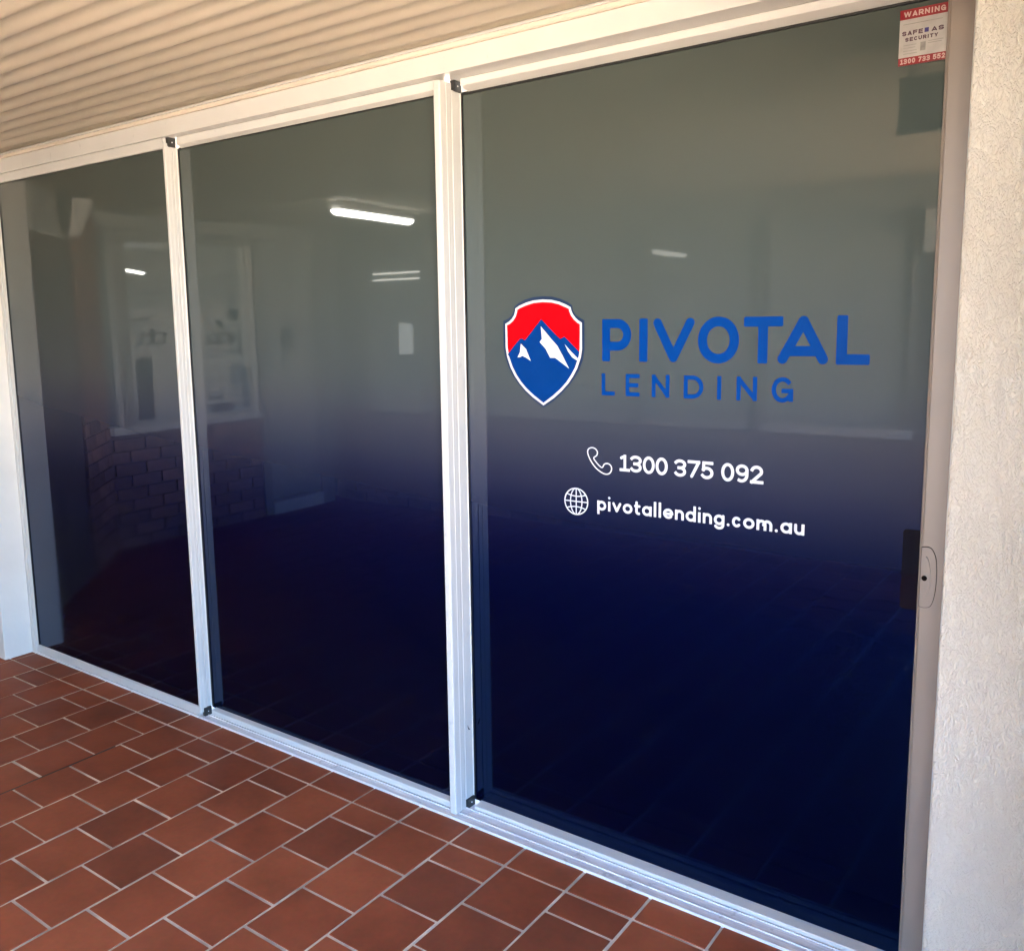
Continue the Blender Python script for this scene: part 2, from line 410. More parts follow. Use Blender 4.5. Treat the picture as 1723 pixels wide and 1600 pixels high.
# ---- walls either side of the doors (front plane y = -0.022)
WY = -0.022
def jag(bm, amt, seed=1):
    rnd = random.Random(seed)
    for v in bm.verts: v.co += Vector((rnd.uniform(-amt, amt), rnd.uniform(-amt, amt), 0))
    return bm
b = bmesh.new()
zs = [-0.02 + i * 0.035 for i in range(67)]
rnd = random.Random(4)
L = []
for z in zs:
    e = 3.8775 + rnd.uniform(-.0012, .0012); q = 0.004
    L.append([b.verts.new((e, 0.35, z)), b.verts.new((e, WY + q, z)), b.verts.new((e + 0.0012, WY + 0.0012, z)), b.verts.new((e + q, WY, z)), b.verts.new((4.17, WY, z)), b.verts.new((4.17, -0.95, z)), b.verts.new((4.35, -0.95, z)), b.verts.new((4.35, 0.35, z))])  # unseen wing beyond the visible strip is added to block light from the right
for i in range(len(L) - 1):
    for j in range(8):
        b.faces.new((L[i][j], L[i][(j + 1) % 8], L[i + 1][(j + 1) % 8], L[i + 1][j]))
b.faces.new(L[0]); b.faces.new(L[-1])
bmesh.ops.recalc_face_normals(b, faces=b.faces)
tag(obj('stucco_wall', b, 'stucco'), 'rough white stucco wall right of the glass doors', 'wall')

b = prism([(-0.0265, 0.30), (-0.028, WY + 0.004), (-0.0295, WY + 0.001), (-0.034, WY), (-0.42, WY), (-0.42, 0.30)], 'Z', -0.02, 2.30)
tag(obj('pier', b, 'pier'), 'smooth white pier beside the leftmost glass panel', 'pier')
tag(obj('bulkhead_trim', bx(3.879, 4.16, -0.34, -0.0225, 2.092, 2.25, bev=0.004), 'pier'), 'narrow painted bulkhead under the soffit above the stucco wall', 'bulkhead')
# wall over the door head, and the dark back of the shop (closes the recess)
tag(obj('lintel_wall', bx(-0.42, 4.35, 0.112, 0.35, 2.263, 2.399), 'pier'), 'narrow wall band hidden above the door head', 'wall')

# ================================================================== DOOR FRAME
fr = thing('shopfront_surround', (1.92, 0.15, 0.0), 'white aluminium outer frame with head, sill track and jambs round the sliding panels', 'surround')
X0, X1 = -0.026, 3.874
# head: stepped section in YZ
obj('head', prism([(0.106, 2.2055), (0.1075, 2.2042), (0.262, 2.2042), (0.262, 2.262), (0.1075, 2.262), (0.106, 2.2605)], 'X', X0, X1), 'white', fr)
obj('head_trim', prism([(0.0965, 2.2655), (0.1000, 2.2625), (0.111, 2.2622), (0.111, 2.2745), (0.0965, 2.2745)], 'X', X0, X1), 'trim', fr)
obj('head_trim', prism([(0.0905, 2.2748), (0.104, 2.2748), (0.104, 2.2795), (0.0905, 2.2790)], 'X', X0, X1), 'white', fr)
# sill with lip and track ridges
sil = obj('sill_track', prism([(0.1062, -0.006), (0.1062, 0.0058), (0.1080, 0.0076), (0.1125, 0.0072), (0.1128, 0.0052), (0.262, 0.0052), (0.262, -0.006)], 'X', X0, X1), 'sill', fr)
for yy in (0.1392, 0.1765):
    obj('track_ridge', prism([(yy - 0.0016, 0.0048), (yy - 0.0009, 0.0082), (yy + 0.0009, 0.0082), (yy + 0.0016, 0.0048)], 'X', X0, X1), 'sill', sil)
obj('side_jamb', prism([(-0.026, 0.1085), (-0.0245, 0.107), (-0.005, 0.107), (-0.0035, 0.1085), (-0.0035, 0.262), (-0.026, 0.262)], 'Z', 0.0053, 2.2040), 'white', fr)
obj('side_jamb', prism([(3.846, 0.1715), (3.8475, 0.170), (3.872, 0.170), (3.8735, 0.1715), (3.8735, 0.262), (3.846, 0.262)], 'Z', 0.0053, 2.2040), 'white', fr)

# ================================================================== SLIDING PANELS
GR = 'three sliding panels of the shopfront'
def pane(parent, x0, x1, y, z0, z1):
    gl = obj('glass_pane', bx(x0 - 0.004, x1 + 0.004, y, y + 0.006, z0 - 0.004, z1 + 0.004), 'film', parent)
    return gl

# --- panel one (outer track, left)
p1 = thing('sliding_door_panel', (0.63, 0.12, 0.006), 'leftmost glass panel beside the white pier, its glass plain grey over navy', 'sliding door', GR)
Y1 = 0.121
obj('bottom_rail', prism([(0.1145, 0.0086), (0.113, 0.0100), (0.113, 0.0385), (0.1145, 0.0405), (Y1 - 0.0003, 0.0425), (0.139, 0.0425), (0.139, 0.0086)], 'X', 0.0185, 1.2535), 'white', p1)
obj('top_rail', prism([(0.1145, 2.2035), (0.113, 2.2020), (0.113, 2.1690), (0.1145, 2.1672), (Y1 - 0.0003, 2.1650), (0.139, 2.1650), (0.139, 2.2035)], 'X', 0.0185, 1.2535), 'white', p1)
obj('stile', prism([(-0.003, 0.1150), (-0.0015, 0.1130), (0.006, 0.1130), (0.0075, 0.1142), (0.009, 0.1120), (0.0165, 0.1120), (0.018, 0.1135), (0.018, 0.139), (-0.003, 0.139)], 'Z', 0.0086, 2.2035), 'white', p1)
s1 = obj('stile', prism([(1.2540, 0.1140), (1.2546, 0.1118), (1.2565, 0.1105), (1.2655, 0.1105), (1.2680, 0.1122), (1.2688, 0.1145), (1.2688, 0.1270), (1.2696, 0.1278), (1.2696, 0.1400), (1.2540, 0.1400)], 'Z', 0.0225, 2.1830), 'white', p1)
g1 = pane(p1, 0.018, 1.254, Y1, 0.0425, 2.165)
obj('gasket', bx(0.0182, 0.0207, Y1 - 0.004, Y1 - 0.0002, 0.043, 2.1645), 'gasket', g1)
obj('gasket', bx(0.0182, 1.2538, Y1 - 0.004, Y1 - 0.0002, 2.1618, 2.1648), 'gasket', g1)

# --- panel two (middle track)
p2 = thing('sliding_door_panel', (1.90, 0.155, 0.006), 'middle glass panel between the two thick white stiles', 'sliding door', GR)
Y2 = 0.165
XB = 2.5095
obj('bottom_rail', prism([(0.1445, 0.0090), (0.143, 0.0104), (0.143, 0.0270), (0.1445, 0.0295), (Y2 - 0.0003, 0.0330), (0.172, 0.0330), (0.172, 0.0090)], 'X', 1.2930, XB - 0.0005), 'white', p2)
obj('top_rail', prism([(0.1445, 2.2035), (0.143, 2.2020), (0.143, 2.1790), (0.1445, 2.1765), (Y2 - 0.0003, 2.1675), (0.172, 2.1675), (0.172, 2.2035)], 'X', 1.2930, XB - 0.0005), 'white', p2)
obj('stile', prism([(1.225, 0.1415), (1.2700, 0.1415), (1.2708, 0.1425), (1.2708, 0.1555), (1.2718, 0.1562), (1.2732, 0.1575), (1.2740, 0.1605), (1.2740, 0.1720), (1.225, 0.1720)], 'Z', 0.0400, 2.1700), 'white', p2)
s2 = obj('stile', prism([(XB, 0.1235), (XB + 0.0008, 0.1212), (XB + 0.003, 0.1200), (XB + 0.0195, 0.1200), (XB + 0.0222, 0.1212), (XB + 0.0235, 0.1240), (XB + 0.0235, 0.1475), (XB + 0.0243, 0.1482), (XB + 0.0243, 0.1515), (XB + 0.0236, 0.1522), (XB + 0.0236, 0.1715), (XB, 0.1715)], 'Z', 0.0095, 2.1945), 'white', p2)
g2 = pane(p2, 1.274, XB, Y2, 0.0330, 2.1675)
obj('gasket', bx(1.2742, 1.2772, Y2 - 0.005, Y2 - 0.0002, 0.0335, 2.167), 'gasket', g2)
obj('gasket', bx(1.2742, XB - 0.0002, Y2 - 0.005, Y2 - 0.0002, 2.1640, 2.1672), 'gasket', g2)
# scuff chip on the white stile

# --- panel three (inner track, lettered)
p3 = thing('sliding_door_panel', (3.19, 0.20, 0.006), 'right glass panel lettered with the blue company name and shield, lock at its edge', 'sliding door', GR)
Y3 = 0.2185
SL, SR = 2.5365, 3.7945
obj('bottom_rail', prism([(0.1835, 0.0062), (0.182, 0.0076), (0.182, 0.0165), (0.1838, 0.0190), (Y3 - 0.0003, 0.0212), (0.228, 0.0212), (0.228, 0.0062)], 'X', 2.5600, SR - 0.0005), 'white', p3)
obj('top_rail', prism([(0.1815, 2.2038), (0.180, 2.2022), (0.180, 2.1870), (0.1815, 2.1845), (Y3 - 0.0003, 2.1738), (0.228, 2.1738), (0.228, 2.2038)], 'X', 2.5600, SR - 0.0005), 'white', p3)
s3 = obj('stile', prism([(2.47, 0.1735), (2.5325, 0.1735), (2.5335, 0.1745), (2.5335, 0.2100), (2.5345, 0.2112), (2.5352, 0.2120), (2.5360, 0.2130), (2.5360, 0.228), (2.47, 0.228)], 'Z', 0.0360, 2.1760), 'white', p3)
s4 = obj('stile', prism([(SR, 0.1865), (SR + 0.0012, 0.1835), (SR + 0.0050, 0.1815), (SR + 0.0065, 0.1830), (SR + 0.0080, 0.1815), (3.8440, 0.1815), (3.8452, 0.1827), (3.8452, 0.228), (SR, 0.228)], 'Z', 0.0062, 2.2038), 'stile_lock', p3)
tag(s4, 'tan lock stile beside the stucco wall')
obj('scuff_mark', prism([(0.1870, 0.2790), (0.1882, 0.2690), (0.1905, 0.2635), (0.1940, 0.2610), (0.1985, 0.2605), (0.1962, 0.2640), (0.1925, 0.2668), (0.1900, 0.2705)], 'X', 2.5330, 2.5352), 'print_dark', s3)
g3 = pane(p3, SL - 0.0005, SR, Y3, 0.0212, 2.1738)
obj('gasket', bx(2.5362, 2.5392, Y3 - 0.006, Y3 - 0.0002, 0.022, 2.173), 'gasket', g3)
obj('gasket', bx(SL, SR - 0.0002, Y3 - 0.0065, Y3 - 0.0002, 2.1688, 2.1736), 'gasket', g3)

# black end plugs at the stile ends
def plug(parent, x, y0, y1, z0, z1, up):
    b_ = prism([(y0, z0), (y1, z0), (y1, z1), (y0, z1)] if not up else [(y0, z0 + 0.004), (y0 + 0.005, z0), (y1, z0), (y1, z1), (y0, z1)], 'X', x - 0.012, x + 0.0022)
    pl = obj('end_plug', b_, 'black', parent)
    s = bmesh.new()
    bmesh.ops.create_uvsphere(s, u_segments=10, v_segments=6, radius=0.0022)
    bmesh.ops.scale(s, vec=(0.6, 1, 1), verts=s.verts)
    bmesh.ops.translate(s, vec=(x + 0.0024, (y0 + y1) / 2, (z0 + z1) / 2), verts=s.verts)
    obj('screw', s, 'sill', pl)
plug(p2, 1.2740, 0.1215, 0.1530, 2.1705, 2.2035, True)
plug(p2, 1.2740, 0.1240, 0.1555, 0.0056, 0.0385, False)
plug(p3, 2.5372, 0.1775, 0.2115, 2.1740, 2.2036, True)
plug(p3, 2.5372, 0.1765, 0.2115, 0.0056, 0.0350, False)

# lock: flush escutcheon and keyhole on the right stile
def arc_pts(cx_, cz_, r_, a0, a1):
    return [(cx_ + r_ * math.cos(R(a0 + (a1 - a0) * k / 6)), cz_ + r_ * math.sin(R(a0 + (a1 - a0) * k / 6))) for k in range(7)]
def smoothpoly(pts, n=6):
    """Catmull-Rom through closed points"""
    out = []
    k = len(pts)
    for i in range(k):
        p0, p1_, p2_, p3_ = pts[i - 1], pts[i], pts[(i + 1) % k], pts[(i + 2) % k]
        for j in range(n):
            t = j / n
            out.append(tuple(0.5 * (2 * p1_[a] + (-p0[a] + p2_[a]) * t + (2 * p0[a] - 5 * p1_[a] + 4 * p2_[a] - p3_[a]) * t * t + (-p0[a] + 3 * p1_[a] - 3 * p2_[a] + p3_[a]) * t ** 3) for a in (0, 1)))
    return out
lockpts = [(3.8015, 1.026), (3.8130, 1.0275), (3.8215, 1.022), (3.8290, 1.002), (3.8315, 0.965), (3.8295, 0.925), (3.8235, 0.900), (3.8140, 0.8935), (3.8025, 0.894), (3.8005, 0.90), (3.8003, 0.96), (3.8005, 1.02)]
lp = smoothpoly(lockpts, 4)
cxl, czl = 3.816, 0.96
big = [(cxl + (x - cxl) * 1.07, czl + (z - czl) * 1.022) for x, z in lp]
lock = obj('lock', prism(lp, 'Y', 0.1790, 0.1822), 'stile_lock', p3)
obj('lock_rim', prism(big, 'Y', 0.1806, 0.1820), 'hole', lock)
ridge = smoothpoly([(3.8080, 1.005), (3.8130, 0.985), (3.8165, 0.96), (3.8140, 0.935), (3.8085, 0.915), (3.8120, 0.915), (3.8185, 0.935), (3.8215, 0.96), (3.8185, 0.985), (3.8130, 1.005)], 3)
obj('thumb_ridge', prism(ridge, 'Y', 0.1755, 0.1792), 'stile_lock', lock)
kh = [(3.8082 + 0.0056 * math.cos(a * math.pi / 8), 0.9585 + 0.0060 * math.sin(a * math.pi / 8)) for a in range(16)]
obj('keyhole', prism(kh, 'Y', 0.1782, 0.1800), 'hole', lock)
pp2 = [(3.7935, 1.0545)] + arc_pts(3.7625, 1.0460, 0.0085, 90, 180) + arc_pts(3.7625, 0.8800, 0.0085, 180, 270) + [(3.7935, 0.8715)]
obj('pull_plate', prism(pp2, 'Y', Y3 - 0.0012, Y3 - 0.0002), 'plate', p3)

# ================================================================== LETTERING ON PANEL THREE
class Ink:
    """flat vinyl pieces on the plane y; every piece sits a hair in front of the one before"""
    def __init__(s, y): s.bm = bmesh.new(); s.y = y
    def poly(s, pts):
        s.y -= 0.000004
        vs_ = [s.bm.verts.new((p[0], s.y, p[1])) for p in pts]
        f = s.bm.faces.new(vs_)
        f.normal_update()
        if f.normal.y > 0: f.normal_flip()
        return f
    def stroke(s, pts, wd, cap='sq'):
        """one smooth ribbon"""
        n = len(pts); hw = wd / 2
        closed = math.hypot(pts[0][0] - pts[-1][0], pts[0][1] - pts[-1][1]) < 1e-9
        if closed: pts = pts[:-1]; n -= 1
        nor = []
        for i in range(n):
            a = pts[i - 1] if (i or closed) else pts[i]
            c = pts[(i + 1) % n] if (i < n - 1 or closed) else pts[i]
            dx, dz = c[0] - a[0], c[1] - a[1]; l = math.hypot(dx, dz) or 1
            nor.append((-dz / l, dx / l))
        s.y -= 0.000004
        V = lambda p: s.bm.verts.new((p[0], s.y, p[1]))
        Lf = [V((p[0] + q[0] * hw, p[1] + q[1] * hw)) for p, q in zip(pts, nor)]
        Rt = [V((p[0] - q[0] * hw, p[1] - q[1] * hw)) for p, q in zip(pts, nor)]
        for i in range(n if closed else n - 1):
            j = (i + 1) % n
            f = s.bm.faces.new((Lf[i], Rt[i], Rt[j], Lf[j])); f.normal_update()
            if f.normal.y > 0: f.normal_flip()
        if not closed:
            for e, sg in ((0, -1), (n - 1, 1)):
                p, q = pts[e], nor[e]; t = (q[1] * sg, -q[0] * sg)
                loc = []
                if cap == 'rd':
                    loc = [(math.cos(a) * hw, math.sin(a) * hw) for a in [math.pi / 2 - math.pi * k / 10 for k in range(11)]]
                elif cap == 'sq':
                    r_ = hw * 0.30
                    loc = [(0, hw)] + [(hw - r_ + r_ * math.cos(a), hw - r_ + r_ * math.sin(a)) for a in [math.pi / 2 - math.pi / 2 * k / 4 for k in range(5)]]
                    loc += [(hw - r_ + r_ * math.cos(a), -hw + r_ + r_ * math.sin(a)) for a in [0 - math.pi / 2 * k / 4 for k in range(5)]] + [(0, -hw)]
                if loc:
                    f = s.poly([(p[0] + t[0] * u + q[0] * v, p[1] + t[1] * u + q[1] * v) for u, v in loc])

def arc(cx_, cy_, rx, ry, a0, a1, n=22):
    return [(cx_ + rx * math.cos(R(a0 + (a1 - a0) * i / n)), cy_ + ry * math.sin(R(a0 + (a1 - a0) * i / n))) for i in range(n + 1)]

def glyph(ch, W, w):
    """centre-line strokes in a cell of width W and cap height 1 with pen width w -> [(points, cap)]"""
    h = w / 2
    S = []
    ln = lambda *p, cap='sq': [S.append(([p[i], p[i + 1]], cap)) for i in range(len(p) - 1)]
    cv = lambda pts, cap='sq': S.append((pts, cap))
    if ch == 'P':
        ln((h, h), (h, 1 - h)); m_ = 0.36; r = (1 - h - m_) / 2
        cv([(h, 1 - h)] + arc(W - h - r, 1 - h - r, r, r, 90, -90) + [(h, m_)])
    elif ch == 'R':
        ln((h, h), (h, 1 - h)); m_ = 0.44; r = (1 - h - m_) / 2
        cv([(h, 1 - h)] + arc(W - h - r, 1 - h - r, r, r, 90, -90) + [(h, m_)]); ln((W * 0.5, m_), (W - h, h))
    elif ch == 'I': ln((W / 2, h), (W / 2, 1 - h))
    elif ch == 'V': ln((h, 1 - h), (W / 2, h), (W - h, 1 - h), cap='rd')
    elif ch == 'W':
        ln((h, 1 - h), (W * 0.28, h), (W / 2, 1 - h), (W * 0.72, h), (W - h, 1 - h), cap='rd')
    elif ch == 'O' or ch == '0': cv(arc(W / 2, .5, W / 2 - h, .5 - h, 0, 360, 40))
    elif ch == 'T': ln((h, 1 - h), (W - h, 1 - h)); ln((W / 2, h), (W / 2, 1 - h))
    elif ch == 'A': ln((h, h), (W / 2, 1 - h), (W - h, h), cap='rd'); ln((W * .24, .27), (W * .76, .27), cap='rd')
    elif ch == 'L': ln((h, 1 - h), (h, h), (W - h, h))
    elif ch == 'E': ln((W - h, 1 - h), (h, 1 - h), (h, h), (W - h, h)); ln((h, .5), (W - h * 1.7, .5))
    elif ch == 'F': ln((W - h, 1 - h), (h, 1 - h), (h, h)); ln((h, .5), (W - h * 1.7, .5))
    elif ch == 'N': ln((h, h), (h, 1 - h)); ln((h, 1 - h), (W - h, h), cap='rd'); ln((W - h, h), (W - h, 1 - h))
    elif ch == 'D':
        ln((h, h), (h, 1 - h)); cv([(h, 1 - h)] + arc(W - h - min(.5 - h, W - 2 * h), .5, min(.5 - h, W - 2 * h), .5 - h, 90, -90) + [(h, h)])
    elif ch == 'G':
        cv(arc(W / 2, .5, W / 2 - h, .5 - h, 48, 322, 34)); ln((W * .56, .46), (W - h, .46), (W - h, .13))
    elif ch == 'C': cv(arc(W / 2, .5, W / 2 - h, .5 - h, 48, 312, 30))
    elif ch == 'U': cv([(h, 1 - h)] + arc(W / 2, W / 2, W / 2 - h, W / 2 - h, 180, 360) + [(W - h, 1 - h)])
    elif ch == 'S':
        r = (1 - w) / 4; a = (W - w) / 2
        cv(arc(W / 2, 1 - h - r, a, r, 30, 270, 20) + arc(W / 2, h + r, a, r, 90, -150, 20)[1:])
    elif ch == 'Y': ln((h, 1 - h), (W / 2, .45), (W - h, 1 - h), cap='rd'); ln((W / 2, .45), (W / 2, h))
    elif ch == '1': ln((W * .16, .80), (W * .52, 1 - h), cap='rd'); ln((W * .52, 1 - h), (W * .52, h)); ln((W * .12, h), (W - h * .6, h))
    elif ch == '3':
        r1 = (1 - w) * .245; r2 = (1 - w) * .255
        cv(arc(W * .46, 1 - h - r1, W * .54 - h, r1, 150, -90, 20) ); cv(arc(W * .46, h + r2, W * .54 - h, r2, 90, -150, 22)); ln((W * .36, .51), (W * .48, .51))
    elif ch == '7': ln((h, 1 - h), (W - h, 1 - h)); ln((W - h, 1 - h), (W * .34, h), cap='rd')
    elif ch == '5':
        r = .30; ln((W - h * 1.2, 1 - h), (W * .2, 1 - h), (W * .17, .53))
        cv([(W * .17, .53)] + arc(W * .45, h + (.62 - h) / 2, W * .55 - h, (.62 - h) / 2, 115, -145, 24))
    elif ch == '9':
        cv(arc(W / 2, .68, W / 2 - h, .32 - h, 0, 360, 36)); cv([(W - h, .68)] + arc(W * .46, h + .34, W * .54 - h, .34, 0, -115, 20))
    elif ch == '2':
        cv(arc(W / 2, 1 - h - .24, W / 2 - h, .24, 160, -25, 18) + [(h * 1.2, h)]); ln((h, h), (W - h * .6, h))
    else:
        X = 0.66; a = X / 2; k = X / 2 - h      # lower case, x-height X
        if ch in 'pd' or ch == 'a' or ch == 'g' or ch == 'o':
            cv(arc(W / 2, a, W / 2 - h, k, 0, 360, 36))
            if ch == 'p': ln((h, X - h), (h, -.27 + h), cap='sq')
            if ch == 'd': ln((W - h, 1 - h), (W - h, h), cap='sq')
            if ch == 'a': ln((W - h, X - h), (W - h, h), cap='sq')
            if ch == 'g':
                cv([(W - h, X - h)] + arc(W / 2, .03, W / 2 - h, .30 - h, 0, -150, 20), 'rd')
        elif ch == 'i':
            ln((W / 2, h), (W / 2, X - h), cap='sq'); ln((W / 2, .90), (W / 2, .905), cap='rd')
        elif ch == 'l': cv([(W / 2, 1 - h), (W / 2, h)], 'sq')
        elif ch == 'v': ln((h, X - h), (W / 2, h), (W - h, X - h), cap='rd')
        elif ch == 't': cv([(W * .38, .90 - h)] + [(W * .38, .22)] + arc(W * .38 + .16, .22 + .0, .16, .22 - h, 180, 275, 10), 'rd'); ln((h, X - h), (W - h, X - h), cap='rd')
        elif ch == 'e':
            cv(arc(W / 2, a, W / 2 - h, k, 0, 318, 30), 'rd'); ln((h, a - .01), (W - h, a - .01), cap='rd')
        elif ch == 'n': ln((h, h), (h, X - h), cap='sq'); cv(arc(W / 2, X - W / 2, W / 2 - h, W / 2 - h, 180, 0) + [(W - h, h)], 'sq')
        elif ch == 'm':
            q = W / 2 + h / 2; r = q / 2 - h / 2
            ln((h, h), (h, X - h), cap='sq')
            for c0 in (h + r * 1.0, W - h - r):
                cv(arc(c0, X - h - r, r, r, 180, 0, 14) + [(c0 + r, h)], 'sq')
        elif ch == 'u': ln((W - h, X - h), (W - h, h), cap='sq'); cv([(h, X - h)] + arc(W / 2, W / 2, W / 2 - h, W / 2 - h, 180, 360), 'rd')
        elif ch == 'c': cv(arc(W / 2, a, W / 2 - h, k, 45, 315, 26), 'rd')
        elif ch == '.': ln((W / 2, h), (W / 2, h + .01), cap='rd')
    return S

def put(ink, ch, x0, x1, z0, z1, w):
    """draw a glyph into the box; w = pen width in metres"""
    H = z1 - z0; W = (x1 - x0) / H
    for pts, cap in glyph(ch, W, w / H):
        ink.stroke([(x0 + px * H, z0 + pz * H) for px, pz in pts], w, cap)

YI = Y3 - 0.0004
def words_part(name, label, items, z0, z1, w_, ma, piece):
    e = bpy.data.objects.new(name, None); C.objects.link(e); e.parent = p3; e.empty_display_size = 0.02
    e['label'] = label
    for c, a, b_ in items:
        i_ = Ink(YI); ov = (z1 - z0) * 0.016 if c in 'OG0' else 0
        put(i_, c, a, b_, z0 - ov, z1 + ov, w_)
        obj(piece, i_.bm, ma, e)
words_part('company_name', 'large blue word PIVOTAL', [('P', 2.9911, 3.0771), ('I', 3.1001, 3.1235), ('V', 3.1393, 3.2515), ('O', 3.2611, 3.3666), ('T', 3.3775, 3.4721), ('A', 3.4608, 3.5772), ('L', 3.5943, 3.6672)], 1.4176, 1.5290, 0.0236, 'vinyl_blue', 'letter')
words_part('company_name', 'small widely spaced blue word LENDING', [('L', 2.9898, 3.0292), ('E', 3.0615, 3.1023), ('N', 3.1368, 3.1861), ('D', 3.2251, 3.2774), ('I', 3.3134, 3.3239), ('N', 3.3627, 3.4137), ('G', 3.4490, 3.5004)], 1.3268, 1.3853, 0.0106, 'vinyl_blue', 'letter')
words_part('phone_number', 'white digits 1300 375 092', [('1', 3.0453, 3.0741), ('3', 3.0775, 3.1098), ('0', 3.1131, 3.1472), ('0', 3.1500, 3.1840), ('3', 3.2036, 3.2350), ('7', 3.2388, 3.2727), ('5', 3.2760, 3.3080), ('0', 3.3283, 3.3618), ('9', 3.3656, 3.3979), ('2', 3.4022, 3.4339)], 1.1245, 1.1695, 0.0078, 'vinyl_white', 'digit')
H = 0.0408
word = 'pivotallending.com.au'
wd = dict(p=.68, i=.22, v=.66, o=.70, t=.46, a=.68, l=.22, e=.70, n=.60, d=.68, g=.68, c=.58, m=.96, u=.60)
wd['.'] = .24
GAP = (0.5604 / H - sum(wd[c] for c in word)) / (len(word) - 1)
x = 2.9766; its = []
for c in word:
    its.append((c, x, x + wd[c] * H)); x += (wd[c] + GAP) * H
words_part('website_address', 'white web address pivotallending.com.au', its, 1.0100, 1.0100 + H, 0.0070, 'vinyl_white', 'letter')
# telephone handset icon (outline)
ink = Ink(YI)
hs = smoothpoly([(2.9500, 1.1780), (2.9600, 1.1818), (2.9700, 1.1795), (2.9765, 1.1720), (2.9750, 1.1620), (2.9655, 1.1535), (2.9720, 1.1440), (2.9830, 1.1335), (2.9920, 1.1295), (2.9985, 1.1390), (3.0090, 1.1415), (3.0180, 1.1365), (3.0205, 1.1265), (3.0150, 1.1160), (3.0040, 1.1120), (2.9900, 1.1155), (2.9720, 1.1270), (2.9580, 1.1430), (2.9490, 1.1590), (2.9465, 1.1700)], 5)
ink.stroke(hs + [hs[0]], 0.0034)
obj('phone_icon', ink.bm, 'vinyl_white', p3)
# globe icon
ink = Ink(YI)
gc, gz, gr = 2.9099, 1.0268, 0.0368
ring = lambda rx: arc(gc, gz, rx, gr, 0, 360, 40)
ink.stroke(ring(gr), 0.0036); ink.stroke(ring(gr * .50), 0.0032)
ink.stroke([(gc, gz - gr), (gc, gz + gr)], 0.0032, None); ink.stroke([(gc - gr, gz), (gc + gr, gz)], 0.0032, None)
for sgn in (1, -1):
    ink.stroke([(gc + gr * .84 * t_, gz + sgn * gr * (.40 + .16 * t_ * t_)) for t_ in [k / 8 - 1 for k in range(17)]], 0.0032, None)
obj('globe_icon', ink.bm, 'vinyl_white', p3)
# shield emblem
def sticker(name, pts, y, ma, parent):
    i_ = Ink(y); i_.poly(pts); return obj(name, i_.bm, ma, parent)
navy = [(2.6695, 1.5284), (2.6860, 1.5345), (2.6990, 1.5430), (2.7065, 1.5560), (2.7080, 1.5680), (2.7220, 1.5775), (2.7450, 1.5870), (2.7720, 1.5930), (2.8035, 1.5945), (2.8330, 1.5930), (2.8600, 1.5865), (2.8840, 1.5770), (2.8985, 1.5680), (2.9010, 1.5550), (2.9080, 1.5430), (2.9200, 1.5345), (2.9365, 1.5270), (2.9369, 1.4480), (2.9318, 1.4200), (2.9200, 1.3920), (2.9040, 1.3680), (2.8877, 1.3490), (2.8650, 1.3270), (2.8400, 1.3070), (2.8041, 1.2850), (2.7680, 1.3070), (2.7430, 1.3260), (2.7200, 1.3480), (2.7020, 1.3700), (2.6860, 1.3970), (2.6745, 1.4260), (2.6694, 1.4520)]
white = [(2.6763, 1.5202), (2.6890, 1.5265), (2.6990, 1.5340), (2.7075, 1.5450), (2.7110, 1.5560), (2.7118, 1.5630), (2.7250, 1.5705), (2.7480, 1.5785), (2.7720, 1.5840), (2.8035, 1.5862), (2.8330, 1.5842), (2.8580, 1.5785), (2.8800, 1.5700), (2.8942, 1.5627), (2.8960, 1.5540), (2.9010, 1.5440), (2.9095, 1.5340), (2.9180, 1.5270), (2.9289, 1.5206), (2.9293, 1.4502), (2.9255, 1.4270), (2.9140, 1.3970), (2.9000, 1.3740), (2.8850, 1.3545), (2.8640, 1.3335), (2.8400, 1.3140), (2.8041, 1.2912), (2.7690, 1.3125), (2.7440, 1.3315), (2.7240, 1.3510), (2.7080, 1.3710), (2.6930, 1.3960), (2.6815, 1.4260), (2.6766, 1.4520)]
ctr = (2.8035, 1.445)
def inset(pts, d):
    out = []; k = len(pts)
    for i in range(k):
        a, b2, c2 = pts[i - 1], pts[i], pts[(i + 1) % k]
        n1 = (-(b2[1] - a[1]), b2[0] - a[0]); n2 = (-(c2[1] - b2[1]), c2[0] - b2[0])
        l1 = math.hypot(*n1); l2 = math.hypot(*n2)
        nx, nz = n1[0] / l1 + n2[0] / l2, n1[1] / l1 + n2[1] / l2
        l = math.hypot(nx, nz); nx, nz = nx / l, nz / l
        if nx * (ctr[0] - b2[0]) + nz * (ctr[1] - b2[1]) < 0: nx, nz = -nx, -nz
        out.append((b2[0] + nx * d, b2[1] + nz * d))
    return out
inner = inset(white, 0.0073)
em = sticker('shield_emblem', navy, YI, 'vinyl_navy', p3)
tag(em, 'navy-edged shield with white border, red sky and snowy blue mountains')
sticker('shield_border', white, YI - 0.00004, 'vinyl_white', em)
sticker('shield_field', inner, YI - 0.00008, 'vinyl_red', em)
ridge_l = [(2.6835, 1.4335), (2.6990, 1.4500), (2.7255, 1.4775), (2.7330, 1.4790), (2.7420, 1.4740), (2.7470, 1.4770), (2.7985, 1.5320), (2.8520, 1.4835), (2.8600, 1.4770), (2.8740, 1.4835), (2.9210, 1.4420)]
low = [p for p in inner if p[1] < 1.4395]
lowr = sorted([p for p in low if p[0] >= 2.8041], key=lambda p: -p[1]); lowl = sorted([p for p in low if p[0] < 2.8041], key=lambda p: p[1])
sticker('mountain', ridge_l + lowr + lowl, YI - 0.00012, 'vinyl_shield', em)
